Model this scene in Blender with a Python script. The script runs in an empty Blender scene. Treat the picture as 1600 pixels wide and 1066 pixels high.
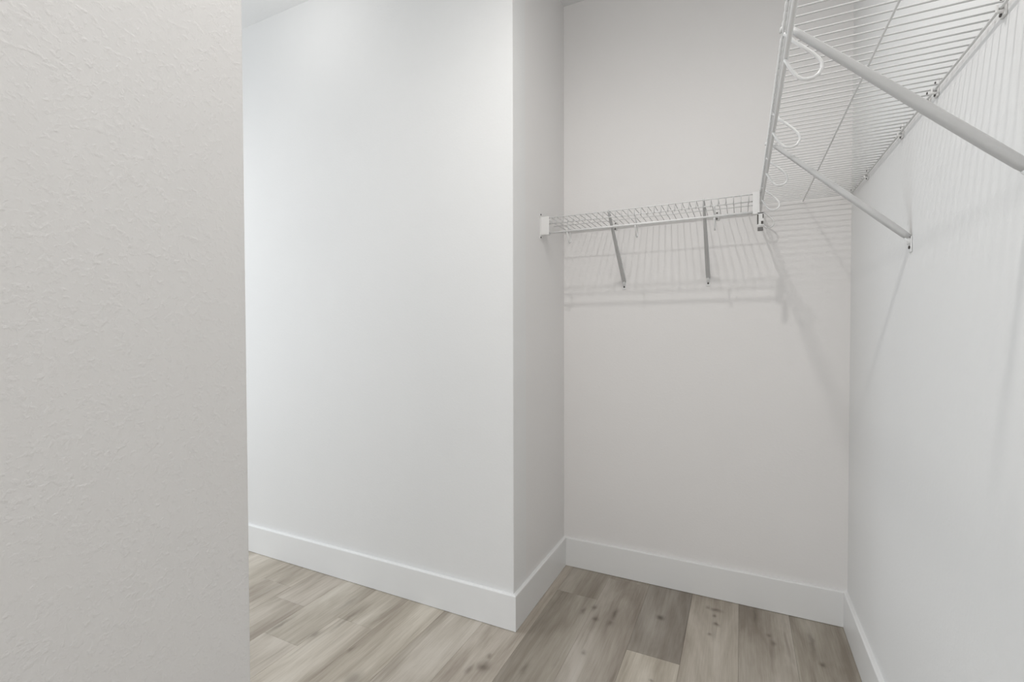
import bpy, bmesh, math, random
from mathutils import Vector, Matrix

random.seed(7)
C = bpy.context.scene.collection
scene = bpy.context.scene

# ------------------------------------------------------------------ camera
CAM_H = 1.15512
cam_data = bpy.data.cameras.new('camera')
cam_data.sensor_fit = 'HORIZONTAL'
cam_data.sensor_width = 36.0
cam_data.lens = 36.0 * 736.39 / 1600.0
cam_data.clip_start = 0.02
cam = bpy.data.objects.new('camera', cam_data)
C.objects.link(cam)
yaw, pit, rol = math.radians(25.866), math.radians(1.0716), math.radians(-0.1446)
fwd = Vector((-math.sin(yaw) * math.cos(pit), math.cos(yaw) * math.cos(pit), -math.sin(pit)))
right0 = Vector((math.cos(yaw), math.sin(yaw), 0.0))
up0 = right0.cross(fwd)
right = right0 * math.cos(rol) + up0 * math.sin(rol)
up = up0 * math.cos(rol) - right0 * math.sin(rol)
cam.matrix_world = Matrix(((right.x, up.x, -fwd.x, 0), (right.y, up.y, -fwd.y, 0),
                           (right.z, up.z, -fwd.z, CAM_H), (0, 0, 0, 1)))
scene.camera = cam

# ------------------------------------------------------------------ light
world = bpy.data.worlds.new('daylit_rooms_around')
scene.world = world
world.use_nodes = True
bg = world.node_tree.nodes['Background']
bg.inputs['Color'].default_value = (0.93, 0.965, 1.0, 1)
bg.inputs['Strength'].default_value = 0.59


def lamp(name, kind, loc, energy, col, **kw):
    d = bpy.data.lights.new(name, kind)
    d.energy = energy
    d.color = col
    for k, v in kw.items():
        setattr(d, k, v)
    o = bpy.data.objects.new(name, d)
    o.location = loc
    C.objects.link(o)
    return o


# bare bulb on the closet ceiling, recessed downlight in the passage on the left
lamp('closet_bulb', 'SPOT', (-0.30, 0.80, 2.68), 27.0, (1.0, 0.975, 0.94),
     shadow_soft_size=0.032, spot_size=math.radians(179), spot_blend=0.78)
lamp('passage_bulb', 'SPOT', (-2.90, 0.545, 2.69), 33.0, (1.0, 1.0, 1.0),
     shadow_soft_size=0.045, spot_size=math.radians(172), spot_blend=1.0)
lamp('passage_downlight', 'POINT', (-1.74, 1.19, 2.585), 1.35, (1.0, 0.985, 0.96), shadow_soft_size=0.06)
# the photographer's flash bounced off the ceiling
flash = lamp('bounce_flash', 'SPOT', (-0.12, -0.25, 1.55), 56.0, (1.0, 0.99, 0.975),
             shadow_soft_size=0.04, spot_size=math.radians(120), spot_blend=0.8)
flash.rotation_euler = (math.radians(180), 0, 0)
# added fill light behind the camera, standing in for a lit room
back_fill = lamp('behind_camera_fill', 'AREA', (-0.1, -2.5, 1.25), 17.0, (1.0, 0.965, 0.925), shape='RECTANGLE', size=1.6, size_y=2.2)
back_fill.rotation_euler = (math.radians(90), 0, 0)
# daylight from the window side at the far left of the passage
day = lamp('passage_daylight', 'AREA', (-4.3, 0.3, 1.35), 37.0, (0.85, 0.93, 1.0), shape='RECTANGLE', size=2.2, size_y=2.3)
day.rotation_euler = (math.radians(90), 0, math.radians(-90))

scene.view_settings.view_transform = 'Standard'
scene.view_settings.look = 'None'
scene.view_settings.gamma = 1.0
scene.view_settings.use_curve_mapping = False
scene.view_settings.exposure = 0.12

# ------------------------------------------------------------------ room numbers (metres)
YL, XP, YB, XR, HC, BH = 1.6301, -0.7850, 2.2090, 0.3814, 2.7426, 0.1402
XN, YN = -0.66, 0.458            # near wall face and its end
XLEFT, YBACK = -4.4, -2.6        # how far the walls run on out of view
HDR, HDB = 1.6785, 1.6480        # deck height of the right and of the back shelf
DM, DL = 0.0249, 0.0644          # lip middle rail and lip bottom rail below the deck
ZFOOT = 1.3856                   # foot of the braces
XF, XW = 0.0655, 0.3740          # front and wall rail of the right shelf
YF, YW = 1.9097, 2.2015          # front and wall rail of the back shelf


# ------------------------------------------------------------------ materials
def new_mat(name):
    m = bpy.data.materials.new(name)
    m.use_nodes = True
    nt = m.node_tree
    return m, nt, nt.nodes['Principled BSDF']


def wall_paint(name, col, bump=0.35, rough=0.55, scale=1.0):
    m, nt, b = new_mat(name)
    N, L = nt.nodes, nt.links
    geo = N.new('ShaderNodeNewGeometry')
    mp = N.new('ShaderNodeMapping')
    mp.inputs['Scale'].default_value = (scale, scale, scale)
    L.new(geo.outputs['Position'], mp.inputs['Vector'])
    n1 = N.new('ShaderNodeTexNoise')
    n1.inputs['Scale'].default_value = 95
    n1.inputs['Detail'].default_value = 3
    n1.inputs['Roughness'].default_value = 0.55
    L.new(mp.outputs['Vector'], n1.inputs['Vector'])
    r1 = N.new('ShaderNodeValToRGB')
    r1.color_ramp.elements[0].position = 0.50
    r1.color_ramp.elements[1].position = 0.74
    L.new(n1.outputs['Fac'], r1.inputs['Fac'])
    n2 = N.new('ShaderNodeTexNoise')
    n2.inputs['Scale'].default_value = 260
    n2.inputs['Detail'].default_value = 2
    L.new(mp.outputs['Vector'], n2.inputs['Vector'])
    mx = N.new('ShaderNodeMath')
    mx.operation = 'MULTIPLY_ADD'
    mx.inputs[1].default_value = 0.35
    L.new(n2.outputs['Fac'], mx.inputs[0])
    L.new(r1.outputs['Color'], mx.inputs[2])
    bp = N.new('ShaderNodeBump')
    bp.inputs['Strength'].default_value = bump
    bp.inputs['Distance'].default_value = 0.0016
    L.new(mx.outputs[0], bp.inputs['Height'])
    L.new(bp.outputs['Normal'], b.inputs['Normal'])
    n3 = N.new('ShaderNodeTexNoise')
    n3.inputs['Scale'].default_value = 2.2
    n3.inputs['Detail'].default_value = 4
    L.new(geo.outputs['Position'], n3.inputs['Vector'])
    r3 = N.new('ShaderNodeValToRGB')
    r3.color_ramp.elements[0].position = 0.3
    r3.color_ramp.elements[1].position = 0.7
    r3.color_ramp.elements[0].color = (*[c * 0.985 for c in col], 1)
    r3.color_ramp.elements[1].color = (*col, 1)
    L.new(n3.outputs['Fac'], r3.inputs['Fac'])
    L.new(r3.outputs['Color'], b.inputs['Base Color'])
    b.inputs['Roughness'].default_value = rough
    b.inputs['Specular IOR Level'].default_value = 0.3
    return m


def plain(name, col, rough, spec=0.5, metal=0.0, noise=0.02):
    m, nt, b = new_mat(name)
    N, L = nt.nodes, nt.links
    geo = N.new('ShaderNodeNewGeometry')
    n = N.new('ShaderNodeTexNoise')
    n.inputs['Scale'].default_value = 14
    L.new(geo.outputs['Position'], n.inputs['Vector'])
    r = N.new('ShaderNodeValToRGB')
    r.color_ramp.elements[0].color = (*[c * (1 - noise) for c in col], 1)
    r.color_ramp.elements[1].color = (*col, 1)
    L.new(n.outputs['Fac'], r.inputs['Fac'])
    L.new(r.outputs['Color'], b.inputs['Base Color'])
    b.inputs['Roughness'].default_value = rough
    b.inputs['Specular IOR Level'].default_value = spec
    b.inputs['Metallic'].default_value = metal
    return m


# knots of the boards: x, y, radius across, radius along, strength
KNOTS = []


def plank_mat():
    m, nt, b = new_mat('grey_oak_plank')
    N, L = nt.nodes, nt.links

    def math_(op, a, bb=None, c=None):
        n = N.new('ShaderNodeMath')
        n.operation = op
        for i, v in enumerate((a, bb, c)):
            if v is None:
                continue
            if isinstance(v, (int, float)):
                n.inputs[i].default_value = v
            else:
                L.new(v, n.inputs[i])
        return n.outputs[0]

    def noise(vec, scale, detail=4, rough=0.6, dist=0.0):
        n = N.new('ShaderNodeTexNoise')
        n.inputs['Scale'].default_value = scale
        n.inputs['Detail'].default_value = detail
        n.inputs['Roughness'].default_value = rough
        n.inputs['Distortion'].default_value = dist
        L.new(vec, n.inputs['Vector'])
        return n.outputs['Fac']

    def ramp(fac, stops):
        r = N.new('ShaderNodeValToRGB')
        while len(r.color_ramp.elements) < len(stops):
            r.color_ramp.elements.new(0.5)
        for e, (p, c) in zip(r.color_ramp.elements, stops):
            e.position = p
            e.color = (*c, 1) if isinstance(c, tuple) else (c, c, c, 1)
        L.new(fac, r.inputs['Fac'])
        return r.outputs['Color']

    tc = N.new('ShaderNodeTexCoord')
    oi = N.new('ShaderNodeObjectInfo')
    off = N.new('ShaderNodeVectorMath')
    off.operation = 'MULTIPLY_ADD'
    cx = N.new('ShaderNodeCombineXYZ')
    L.new(oi.outputs['Random'], cx.inputs[0])
    L.new(oi.outputs['Random'], cx.inputs[1])
    L.new(oi.outputs['Random'], cx.inputs[2])
    L.new(cx.outputs[0], off.inputs[0])
    off.inputs[1].default_value = (37.0, 91.0, 53.0)
    L.new(tc.outputs['Object'], off.inputs[2])
    base = off.outputs[0]

    def mapped(s):
        mp = N.new('ShaderNodeMapping')
        mp.inputs['Scale'].default_value = s
        L.new(base, mp.inputs['Vector'])
        return mp.outputs[0]

    broad = noise(mapped((8.5, 1.7, 1)), 1.0, 4, 0.58, 0.45)      # cloudy tone along the board
    streak = noise(mapped((27, 1.1, 1)), 1.0, 4, 0.55, 0.9)       # soft drawn-out wood streaks
    crack = noise(mapped((34, 2.2, 1)), 1.0, 3, 0.5, 0.8)        # a few darker checks
    fine = noise(mapped((210, 7, 1)), 1.0, 4, 0.7, 0.5)        # pores
    tone = math_('MULTIPLY_ADD', broad, 0.62, math_('MULTIPLY', streak, 0.21))
    tone = math_('MULTIPLY_ADD', fine, 0.18, tone)
    base_col = ramp(tone, [(0.37, (0.245, 0.210, 0.174)), (0.49, (0.360, 0.322, 0.275)),
                           (0.59, (0.46, 0.42, 0.370)), (0.74, (0.56, 0.525, 0.478))])
    cm = N.new('ShaderNodeMix')
    cm.data_type = 'RGBA'
    L.new(math_('MULTIPLY', ramp(crack, [(0.62, 0.0), (0.76, 1.0)]), 0.42), cm.inputs['Factor'])
    L.new(base_col, cm.inputs['A'])
    cm.inputs['B'].default_value = (0.17, 0.142, 0.115, 1)
    col = cm.outputs['Result']
    # knots with drawn out dark tails
    geo = N.new('ShaderNodeNewGeometry')
    wob = N.new('ShaderNodeTexNoise')
    wob.inputs['Scale'].default_value = 28
    wob.inputs['Detail'].default_value = 3
    L.new(geo.outputs['Position'], wob.inputs['Vector'])
    wv2 = N.new('ShaderNodeVectorMath')
    wv2.operation = 'MULTIPLY_ADD'
    L.new(wob.outputs['Color'], wv2.inputs[0])
    wv2.inputs[1].default_value = (0.018, 0.03, 0.0)
    L.new(geo.outputs['Position'], wv2.inputs[2])
    dark = None
    for (kx, ky, rx, ry, s) in KNOTS:
        sb = N.new('ShaderNodeVectorMath')
        sb.operation = 'SUBTRACT'
        L.new(wv2.outputs[0], sb.inputs[0])
        sb.inputs[1].default_value = (kx + 0.009, ky + 0.015, 0.0)
        sc = N.new('ShaderNodeVectorMath')
        sc.operation = 'MULTIPLY'
        L.new(sb.outputs[0], sc.inputs[0])
        sc.inputs[1].default_value = (0.92 / rx, 0.85 / ry, 0)
        ln = N.new('ShaderNodeVectorMath')
        ln.operation = 'DOT_PRODUCT'
        L.new(sc.outputs[0], ln.inputs[0])
        L.new(sc.outputs[0], ln.inputs[1])
        g = math_('MULTIPLY', math_('EXPONENT', math_('MULTIPLY', ln.outputs['Value'], -1.0)), s * 0.85)
        dark = g if dark is None else math_('MAXIMUM', dark, g)
    mix = N.new('ShaderNodeMix')
    mix.data_type = 'RGBA'
    L.new(dark, mix.inputs['Factor'])
    L.new(col, mix.inputs['A'])
    mix.inputs['B'].default_value = (0.065, 0.048, 0.034, 1)
    tint = N.new('ShaderNodeMix')
    tint.data_type = 'RGBA'
    tint.blend_type = 'MULTIPLY'
    tint.inputs['Factor'].default_value = 1.0
    L.new(mix.outputs['Result'], tint.inputs['A'])
    L.new(oi.outputs['Color'], tint.inputs['B'])
    L.new(tint.outputs['Result'], b.inputs['Base Color'])
    b.inputs['Roughness'].default_value = 0.42
    b.inputs['Specular IOR Level'].default_value = 0.35
    bp = N.new('ShaderNodeBump')
    bp.inputs['Strength'].default_value = 0.12
    bp.inputs['Distance'].default_value = 0.001
    L.new(math_('MULTIPLY_ADD', fine, 0.6, streak), bp.inputs['Height'])
    L.new(bp.outputs['Normal'], b.inputs['Normal'])
    return m


KNOTS += [(-0.79, 1.40, 0.020, 0.018, 0.75), (-0.80, 1.455, 0.007, 0.010, 0.5), (-0.83, 1.37, 0.008, 0.02, 0.6),
          (-0.545, 1.905, 0.008, 0.014, 0.7), (-0.58, 1.865, 0.008, 0.022, 0.6), (-0.52, 1.83, 0.011, 0.014, 0.7),
          (-0.455, 1.90, 0.008, 0.03, 0.7), (-0.46, 1.835, 0.010, 0.016, 0.55), (-0.285, 1.955, 0.011, 0.012, 0.85),
          (-0.085, 2.105, 0.020, 0.010, 0.7), (-0.115, 2.115, 0.01, 0.008, 0.5), (-0.088, 2.06, 0.006, 0.007, 0.7),
          (-0.078, 2.005, 0.009, 0.008, 0.8), (-0.098, 1.925, 0.008, 0.007, 0.6),
          (0.105, 2.02, 0.008, 0.008, 0.6), (0.115, 1.975, 0.008, 0.012, 0.6), (0.06, 2.13, 0.006, 0.05, 0.5),
          (0.245, 2.04, 0.009, 0.06, 0.6), (0.262, 1.92, 0.008, 0.012, 0.8), (-0.26, 1.585, 0.008, 0.006, 0.6),
          (-1.63, 1.255, 0.010, 0.05, 0.6), (-1.42, 1.40, 0.008, 0.08, 0.5), (-1.46, 1.27, 0.010, 0.02, 0.5),
          (-1.50, 1.49, 0.012, 0.06, 0.35), (-1.15, 1.16, 0.03, 0.03, 0.55), (-0.66, 1.45, 0.010, 0.03, 0.5),
          (-1.27, 1.27, 0.007, 0.016, 0.45), (-1.9, 1.42, 0.02, 0.09, 0.3), (-0.50, 1.62, 0.008, 0.01, 0.5)]

M_LEFT = wall_paint('white_wall_paint', (0.80, 0.80, 0.795), 0.12)
M_WALL = wall_paint('warm_white_wall_paint', (0.80, 0.785, 0.775), 0.12)
M_NEAR = wall_paint('textured_white_wall_paint', (0.80, 0.787, 0.775), 0.24, scale=1.35)
M_CEIL = wall_paint('white_ceiling_paint', (0.82, 0.82, 0.82), 0.3, 0.8)
M_TRIM = plain('white_trim_paint', (0.82, 0.82, 0.815), 0.33)
M_WIRE_SHADED = plain('white_epoxy_wire_shade_darkened', (0.64, 0.64, 0.635), 0.36)  # same coat as the rails, darkened to stand for the wires' shaded undersides
M_RAIL = plain('white_epoxy_coated_rail', (0.78, 0.78, 0.775), 0.36)
M_PLASTIC = plain('white_plastic', (0.74, 0.735, 0.725), 0.4)
M_SCREW = plain('dark_steel_screw', (0.07, 0.065, 0.06), 0.45, metal=0.6)
M_BRACE = plain('white_brace_coat_shade_darkened', (0.54, 0.54, 0.537), 0.42)  # brace coat greyed to carry the shade on the underside of the bars
M_CLAMP = plain('dark_grey_clamp_steel', (0.16, 0.155, 0.15), 0.5, metal=0.3)  # own dark grey of the joint bracket's clamp
M_SUB = plain('subfloor_grey', (0.08, 0.07, 0.06), 0.9)
M_PLANK = plank_mat()


# ------------------------------------------------------------------ mesh helpers
def link(name, mesh, mat=None, parent=None):
    o = bpy.data.objects.new(name, mesh)
    if mat is not None and not mesh.materials:
        mesh.materials.append(mat)
    C.objects.link(o)
    if parent is not None:
        o.parent = parent
    return o


def from_bm(name, bm, mat, parent=None, smooth=False):
    bmesh.ops.recalc_face_normals(bm, faces=bm.faces)
    me = bpy.data.meshes.new(name)
    bm.to_mesh(me)
    bm.free()
    if smooth:
        for p in me.polygons:
            p.use_smooth = True
    return link(name, me, mat, parent)


def add_box(bm, lo, hi, bev=0.0, seg=2):
    r = bmesh.ops.create_cube(bm, size=1.0)
    vs = r['verts']
    for v in vs:
        v.co = Vector([lo[i] + (v.co[i] + 0.5) * (hi[i] - lo[i]) for i in range(3)])
    if bev:
        es = list({e for v in vs for e in v.link_edges})
        bmesh.ops.bevel(bm, geom=es, offset=bev, segments=seg, profile=0.5, affect='EDGES')


def add_tube(bm, pts, r, n=8, cap=True):
    """round bar swept along a list of points"""
    pts = [Vector(p) for p in pts]
    rings = []
    t0 = (pts[1] - pts[0]).normalized()
    ref = Vector((0, 0, 1)) if abs(t0.z) < 0.9 else Vector((1, 0, 0))
    side = t0.cross(ref).normalized()
    for i, p in enumerate(pts):
        if i == 0:
            t = t0
        elif i == len(pts) - 1:
            t = (pts[i] - pts[i - 1]).normalized()
        else:
            t = ((pts[i] - pts[i - 1]).normalized() + (pts[i + 1] - pts[i]).normalized()).normalized()
        side = (side - t * side.dot(t)).normalized()
        nb = t.cross(side)
        rings.append([bm.verts.new(p + side * (r * math.cos(2 * math.pi * k / n)) + nb * (r * math.sin(2 * math.pi * k / n)))
                      for k in range(n)])
    for a, b in zip(rings, rings[1:]):
        for k in range(n):
            bm.faces.new((a[k], a[(k + 1) % n], b[(k + 1) % n], b[k]))
    if cap:
        bm.faces.new(rings[0])
        bm.faces.new(list(reversed(rings[-1])))


def tube(name, pts, r, mat, parent, n=8):
    bm = bmesh.new()
    add_tube(bm, pts, r, n)
    return from_bm(name, bm, mat, parent, True)


def box(name, lo, hi, mat, parent=None, bev=0.0, seg=2):
    bm = bmesh.new()
    add_box(bm, lo, hi, bev, seg)
    return from_bm(name, bm, mat, parent)


def prism(name, prof, axis, a, b, mat, parent=None, bev=0.0):
    """profile of (u, v) points extruded from a to b along an axis; u,v are the other two axes"""
    bm = bmesh.new()

    def P(u, v, w):
        return {'x': (w, u, v), 'y': (u, w, v), 'z': (u, v, w)}[axis]
    A = [bm.verts.new(P(u, v, a)) for u, v in prof]
    B = [bm.verts.new(P(u, v, b)) for u, v in prof]
    n = len(prof)
    for i in range(n):
        bm.faces.new((A[i], A[(i + 1) % n], B[(i + 1) % n], B[i]))
    bm.faces.new(list(reversed(A)))
    bm.faces.new(B)
    if bev:
        bmesh.ops.bevel(bm, geom=list(bm.edges), offset=bev, segments=2, affect='EDGES')
    return from_bm(name, bm, mat, parent)


def structure(o):
    o['kind'] = 'structure'
    return o


def empty(name, loc, label, cat, group=None):
    o = bpy.data.objects.new(name, None)
    o.empty_display_size = 0.05
    o.location = loc
    C.objects.link(o)
    o['label'] = label
    o['category'] = cat
    if group:
        o['group'] = group
    return o


# ------------------------------------------------------------------ room shell
T = 0.115
floor = structure(box('floor', (XLEFT, YBACK, -0.06), (XR + T, YB + T, -0.012), M_SUB))
structure(box('ceiling', (XLEFT, YBACK, HC), (XR + T, YB + T, HC + 0.1), M_CEIL))


def wall_with_round_corner(name, prof, mat, corner, rad=0.004):
    """plan polygon raised to the ceiling with one vertical edge rounded (corner bead)"""
    bm = bmesh.new()
    A = [bm.verts.new((u, v, 0)) for u, v in prof]
    B = [bm.verts.new((u, v, HC)) for u, v in prof]
    n = len(prof)
    for i in range(n):
        bm.faces.new((A[i], A[(i + 1) % n], B[(i + 1) % n], B[i]))
    bm.faces.new(list(reversed(A)))
    bm.faces.new(B)
    es = [e for e in bm.edges if abs(e.verts[0].co.z - e.verts[1].co.z) > 1
          and (e.verts[0].co.xy - Vector(corner)).length < 1e-4]
    bmesh.ops.bevel(bm, geom=es, offset=rad, segments=5, profile=0.5, affect='EDGES')
    o = from_bm(name, bm, mat)
    for p in o.data.polygons:
        p.use_smooth = True
    o.data.set_sharp_from_angle(angle=math.radians(30))
    return structure(o)


wall_with_round_corner('wall_left', [(XLEFT, YL), (XP, YL), (XP, YL + T), (XLEFT, YL + T)], M_LEFT, (XP, YL))
structure(box('wall_return', (XP - T, YL + T, 0), (XP, YB + T, HC), M_WALL))
structure(box('wall_back', (XP, YB, 0), (XR + T, YB + T, HC), M_WALL))
structure(box('wall_right', (XR, -1.3, 0), (XR + T, YB, HC), M_LEFT))
wall_with_round_corner('wall_near', [(XN - T, -1.3), (XN, -1.3), (XN, YN), (XN - T, YN)], M_NEAR, (XN, YN), 0.003)

# baseboards: flat boards with a slightly eased top edge, a hair off the floor, mitred at the corners
BT = 0.0145


def baseboard(name, p0, p1, nrm, m0, m1):
    """p0 -> p1 along the wall face; nrm points into the room; m0/m1 mitre sign (+1 longer at the front, -1 shorter)"""
    p0, p1, nrm = Vector((*p0, 0)), Vector((*p1, 0)), Vector((*nrm, 0))
    d = (p1 - p0).normalized()
    z0 = 0.0018
    prof = [(0, z0), (BT, z0), (BT, BH - 0.004), (BT - 0.0012, BH - 0.0012), (BT - 0.004, BH), (0, BH)]
    bm = bmesh.new()
    A = [bm.verts.new(p0 - d * (u * m0) + nrm * u + Vector((0, 0, z))) for u, z in prof]
    B = [bm.verts.new(p1 + d * (u * m1) + nrm * u + Vector((0, 0, z))) for u, z in prof]
    n = len(prof)
    for i in range(n):
        bm.faces.new((A[i], A[(i + 1) % n], B[(i + 1) % n], B[i]))
    bm.faces.new(A)
    bm.faces.new(B)
    return structure(from_bm(name, bm, M_TRIM))


baseboard('baseboard_left', (XLEFT, YL), (XP, YL), (0, -1), 0, 1)
baseboard('baseboard_return', (XP, YL), (XP, YB), (1, 0), 1, -1)
baseboard('baseboard_back', (XP, YB), (XR, YB), (0, -1), -1, -1)
baseboard('baseboard_right', (XR, YB), (XR, -1.3), (-1, 0), -1, 0)
baseboard('baseboard_near', (XN, -1.3), (XN, YN), (1, 0), 0, 0)

# floor planks (7.2 inch boards running away from the camera side)
PW = 0.183
PL = 1.22
plank_meshes = {}


def plank_mesh(w, l):
    key = (round(w, 4), round(l, 4))
    if key not in plank_meshes:
        bm = bmesh.new()
        add_box(bm, (0.0002, 0.0002, -0.012), (w - 0.0002, l - 0.0002, 0.0))
        top = [e for e in bm.edges if all(v.co.z > -0.001 for v in e.verts)]
        bmesh.ops.bevel(bm, geom=top, offset=0.0005, segments=1, affect='EDGES')
        bmesh.ops.recalc_face_normals(bm, faces=bm.faces)
        me = bpy.data.meshes.new('plank')
        bm.to_mesh(me)
        bm.free()
        me.materials.append(M_PLANK)
        plank_meshes[key] = me
    return plank_meshes[key]


rng = random.Random(11)
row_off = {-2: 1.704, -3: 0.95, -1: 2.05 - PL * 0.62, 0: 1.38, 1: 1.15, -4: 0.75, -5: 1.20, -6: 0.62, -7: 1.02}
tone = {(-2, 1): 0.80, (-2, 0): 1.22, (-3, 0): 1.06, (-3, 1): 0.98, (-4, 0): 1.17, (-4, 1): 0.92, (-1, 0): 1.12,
        (-1, 1): 1.10, (0, 0): 0.98, (0, 1): 1.0, (1, 0): 0.95, (1, 1): 0.97, (-5, 0): 1.10}  # boards differ in tone; alcove ones also darkened for the shade there
for k in range(-24, 3):
    x0 = k * PW
    w = min(PW, XR - x0)
    if w <= 0.005 or x0 < XLEFT:
        continue
    y = row_off.get(k, rng.uniform(0, PL))
    while y > YBACK:
        y -= PL
    i = 0
    while y < YB:
        ya, yb = max(y, YBACK), min(y + PL, YB)
        if yb - ya > 0.01:
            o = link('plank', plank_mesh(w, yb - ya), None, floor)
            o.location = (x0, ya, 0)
            t = rng.uniform(1.14, 1.27)  # boards of the left passage lightened, its brighter light put into their colour
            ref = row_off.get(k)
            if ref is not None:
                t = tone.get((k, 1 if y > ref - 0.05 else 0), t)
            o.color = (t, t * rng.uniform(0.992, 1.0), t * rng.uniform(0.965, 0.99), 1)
        y += PL
        i += 1

# ------------------------------------------------------------------ wire shelves
R_W, R_RAIL, R_LIP, R_HOOK = 0.0015, 0.0024, 0.0042, 0.0029
# loop of the rod hook in the plane across the shelf: (distance behind the lip, height over the bottom rail)
LOOP = [(-0.003, DL - DM - 0.002), (0.003, 0.033), (0.010, 0.0225), (0.023, 0.010), (0.036, -0.0035), (0.0435, -0.013),
        (0.0475, -0.021), (0.0478, -0.0295), (0.0440, -0.0372), (0.0375, -0.0413), (0.0300, -0.0425), (0.0225, -0.0405),
        (0.0165, -0.0360), (0.0115, -0.0290), (0.0055, -0.0185), (0.0015, -0.0100), (-0.001, -0.0040)]


def shelf(root, along0, along1, depth, hooks, HD, first_wire):
    """a shelf in its own frame: x runs along the lip, y from the lip (0) back to the wall rail (depth), z = world height"""
    parts = []
    HM, HL = HD - DM, HD - DL

    def rail(name, y, z, r, n=8):
        parts.append(tube(name, [(along0, y, z), (along1, y, z)], r, M_RAIL, root, n))
    rail('front_rail', 0, HD, R_RAIL)
    rail('lip_rail', 0.0005, HM, R_RAIL)
    rail('lip_rail', 0, HL, R_LIP, 12)
    rail('middle_rail', depth * 0.505, HD - 0.0045, 0.0021)
    rail('wall_rail', depth, HD - 0.0035, R_RAIL)
    # deck wires: one mesh shared by all of them
    bm = bmesh.new()
    add_tube(bm, [(0, depth + 0.004, HD), (0, depth * 0.5, HD), (0, 0.003, HD), (0, -0.0030, HD - 0.001),
                  (0, -0.0045, HD - 0.005), (0, -0.0040, HM - 0.006)], R_W, 6)
    bmesh.ops.recalc_face_normals(bm, faces=bm.faces)
    wm = bpy.data.meshes.new('deck_wire')
    bm.to_mesh(wm)
    bm.free()
    for p in wm.polygons:
        p.use_smooth = True
    wm.materials.append(M_WIRE_SHADED)
    a = first_wire
    while a < along1 - 0.004:
        if a > along0 + 0.004:
            w = link('deck_wire', wm, None, root)
            w.location = (a, 0, 0)
        a += 0.0254
    bm = bmesh.new()
    add_tube(bm, [(0, y * 1.07, HL + z * 1.04) for y, z in LOOP], R_HOOK, 8)
    bmesh.ops.recalc_face_normals(bm, faces=bm.faces)
    hm = bpy.data.meshes.new('rod_hook')
    bm.to_mesh(hm)
    bm.free()
    for p in hm.polygons:
        p.use_smooth = True
    hm.materials.append(M_RAIL)
    for h in hooks:
        o = link('rod_hook', hm, None, root)
        o.location = (h, 0, 0)


def wall_clip_meshes():
    """plastic clip hugging the wall rail: local y points into the wall, z up, origin on the rail"""
    bm = bmesh.new()
    add_box(bm, (-0.0065, 0.003, -0.012), (0.0065, 0.0073, 0.023), 0.0012)      # back plate
    add_box(bm, (0.0018, -0.0055, -0.0075), (0.0060, 0.0055, -0.0030), 0.0012)   # finger under the rail
    add_box(bm, (0.0018, -0.0065, -0.0065), (0.0060, -0.0030, 0.0055), 0.0010)  # front lip
    bmesh.ops.recalc_face_normals(bm, faces=bm.faces)
    me = bpy.data.meshes.new('wall_clip')
    bm.to_mesh(me)
    bm.free()
    me.materials.append(M_PLASTIC)
    bm = bmesh.new()
    add_tube(bm, [(-0.002, 0.0035, -0.0070), (-0.002, 0.0014, -0.0070)], 0.0030, 10)
    add_tube(bm, [(-0.001, 0.0035, 0.0160), (-0.001, 0.0018, 0.0160)], 0.0028, 10)
    bmesh.ops.recalc_face_normals(bm, faces=bm.faces)
    sm = bpy.data.meshes.new('screw')
    bm.to_mesh(sm)
    bm.free()
    sm.materials.append(M_SCREW)
    return me, sm


CLIP_ME, CLIP_SM = wall_clip_meshes()


def clips(root, depth, spots, HD):
    for a in spots:
        o = link('wall_clip', CLIP_ME, None, root)
        o.location = (a, depth, HD - 0.0035)
        o.scale = (1.25, 1, 1.1)
        s = link('screw', CLIP_SM, None, o)


# right shelf: frame x' = world y, y' = world x from the lip
right_shelf = empty('wire_shelf', (XF, 0, 0), 'long white wire closet shelf on the right wall, seen from below', 'shelf')
# local x -> world +Y, local y -> world +X : a mirror is avoided by running x along -Y
right_shelf.rotation_euler = (0, 0, math.radians(-90))
DR = XW - XF
shelf(right_shelf, -(YB - 0.006), 0.45, DR, [-0.608, -0.917, -1.237, -1.543, -1.845, -2.147], HDR, -(YB - 0.018))
clips(right_shelf, DR, [-0.76, -1.040, -1.328, -1.378, -1.573, -1.945, -2.192], HDR)

back_shelf = empty('wire_shelf', (0, YF, 0), 'short white wire closet shelf across the back wall of the alcove', 'shelf')
DB = YW - YF
shelf(back_shelf, XP + 0.004, XF - 0.012, DB, [-0.665, -0.380, -0.090], HDB, XP + 0.022)
clips(back_shelf, DB, [-0.528, -0.092], HDB)


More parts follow.
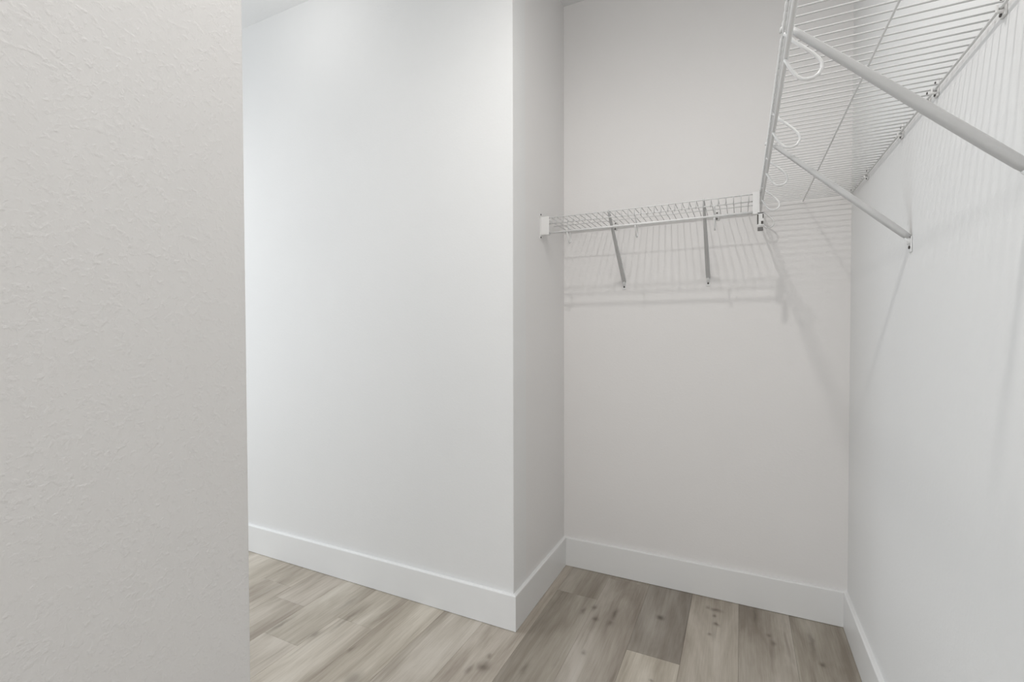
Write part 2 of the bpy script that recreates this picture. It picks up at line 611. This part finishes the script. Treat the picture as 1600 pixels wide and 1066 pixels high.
# ------------------------------------------------------------------ angled support braces
def brace(name, label, loc, rotz, run, HD):
    """local y runs from the lip (0) to the wall (run); a flattened round bar with a foot plate and a hook on the front rail"""
    root = empty(name, loc, label, 'brace', None)
    root.rotation_euler = (0, 0, rotz)
    zt, zb = HD - 0.003, ZFOOT
    bm = bmesh.new()
    # bar: rolled steel tube of rounded section, narrow at the hook and fuller towards the wall
    a, b = Vector((0, 0.006, zt + 0.001)), Vector((0, run - 0.006, zb + 0.004))
    d = (b - a).normalized()
    nv = Vector((1, 0, 0)).cross(d)
    rings = []
    for t, wx, wz in ((0, 0.0035, 0.0045), (0.05, 0.0050, 0.0055), (0.3, 0.0062, 0.0066), (0.55, 0.0078, 0.0078), (0.85, 0.0086, 0.0080),
                      (0.97, 0.0086, 0.0076), (1.0, 0.0080, 0.0060)):
        c = a + (b - a) * t
        ring = []
        for kx, kz in ((1, .55), (.75, .9), (.45, 1), (-.45, 1), (-.75, .9), (-1, .55), (-1, -.55), (-.75, -.9), (-.45, -1), (.45, -1), (.75, -.9), (1, -.55)):
            ring.append(bm.verts.new(c + Vector((wx * kx, 0, 0)) + nv * (wz * kz)))
        rings.append(ring)
    for r0, r1 in zip(rings, rings[1:]):
        for k in range(12):
            bm.faces.new((r0[k], r0[(k + 1) % 12], r1[(k + 1) % 12], r1[k]))
    bm.faces.new(rings[0])
    bm.faces.new(list(reversed(rings[-1])))
    from_bm('bar', bm, M_BRACE, root, True)
    bm = bmesh.new()
    add_tube(bm, [(0, 0.016, zt - 0.004), (0, 0.008, zt + 0.004), (0, 0.001, zt + 0.0062), (0, -0.0045, zt + 0.003), (0, -0.0055, zt - 0.004)], 0.0030, 8)
    from_bm('hook', bm, M_WIRE_SHADED, root, True)
    # foot: flat tab bent down along the wall
    bm = bmesh.new()
    add_tube(bm, [(0, run - 0.012, zb + 0.004), (0, run - 0.0045, zb - 0.004), (0, run - 0.003, zb - 0.014)], 0.0056, 10)
    add_box(bm, (-0.0085, run - 0.0032, zb - 0.034), (0.0085, run - 0.0002, zb + 0.006), 0.0014)
    f = from_bm('foot', bm, M_RAIL, root, True)
    bm = bmesh.new()
    add_tube(bm, [(0, run - 0.0030, zb - 0.0215), (0, run - 0.0058, zb - 0.0215)], 0.0040, 10)
    from_bm('screw', bm, M_SCREW, f)
    return root


RB = YB - YF
brace('support_brace', 'white angled brace under the back shelf, the one nearer the left corner', (-0.488, YF, 0), 0, RB, HDB)
brace('support_brace', 'white angled brace under the back shelf, the one nearer the right shelf', (-0.127, YF, 0), 0, RB, HDB)
RR = XR - XF
brace('support_brace', 'white angled brace under the right shelf, its screwed foot in view on the right wall', (XF, 1.493, 0), math.radians(-90), RR, HDR)
brace('support_brace', 'large near white brace running out of the picture at the right edge', (XF, 0.945, 0), math.radians(-90), RR, HDR)


# ------------------------------------------------------------------ end bracket on the return wall and the joint bracket
eb = empty('end_bracket', (XP, YF, HDB - DL), 'white plastic end bracket holding the back shelf to the left side wall', 'bracket')
bm = bmesh.new()
add_box(bm, (0, -0.013, -0.012), (0.004, 0.010, 0.072), 0.0015)
add_box(bm, (0.0, -0.0085, -0.0075), (0.041, -0.0055, 0.0705), 0.0014)
add_box(bm, (0.0, -0.0080, -0.0085), (0.041, 0.0085, -0.0050), 0.0014)
from_bm('cradle', bm, M_PLASTIC, eb)
bm = bmesh.new()
add_box(bm, (0, -0.016, 0.068), (0.0035, -0.004, 0.088), 0.0014)
from_bm('upper_tab', bm, M_PLASTIC, eb)
bm = bmesh.new()
add_box(bm, (0, -0.016, -0.026), (0.0035, -0.004, -0.004), 0.0014)
from_bm('lower_tab', bm, M_PLASTIC, eb)
for z in (0.080, -0.018):
    bm = bmesh.new()
    add_tube(bm, [(0.0034, -0.010, z), (0.0060, -0.010, z)], 0.0032, 8)
    from_bm('screw', bm, M_SCREW, eb)

jb = empty('joint_bracket', (XF, YF, HDB - DL), 'white joint bracket where the back shelf meets the right shelf, dark slots below', 'bracket')
bm = bmesh.new()
add_box(bm, (-0.029, -0.0085, -0.006), (-0.010, -0.0055, 0.071), 0.0014)
add_box(bm, (-0.029, -0.0085, -0.0085), (-0.006, 0.010, -0.0050), 0.0014)
add_box(bm, (-0.0105, -0.0085, -0.0085), (-0.0065, 0.012, 0.071), 0.0014)
from_bm('cradle', bm, M_PLASTIC, jb)
bm = bmesh.new()
add_box(bm, (-0.014, -0.010, -0.052), (0.006, -0.007, -0.005), 0.0012)
add_box(bm, (-0.014, -0.010, -0.010), (0.006, 0.006, -0.005), 0.0012)
from_bm('drop_plate', bm, M_PLASTIC, jb)
for lo, hi in (((-0.0145, -0.0118, -0.046), (-0.0105, -0.0098, -0.011)), ((0.0025, -0.0118, -0.026), (0.0055, -0.0098, -0.011)),
               ((-0.002, -0.0125, -0.046), (0.0050, -0.0098, -0.036))):
    bm = bmesh.new()
    add_box(bm, lo, hi, 0.0006)
    from_bm('slot', bm, M_SCREW, jb)
bm = bmesh.new()
add_box(bm, (-0.013, -0.0095, -0.070), (0.005, -0.004, -0.056), 0.002)
from_bm('clamp', bm, M_CLAMP, jb)
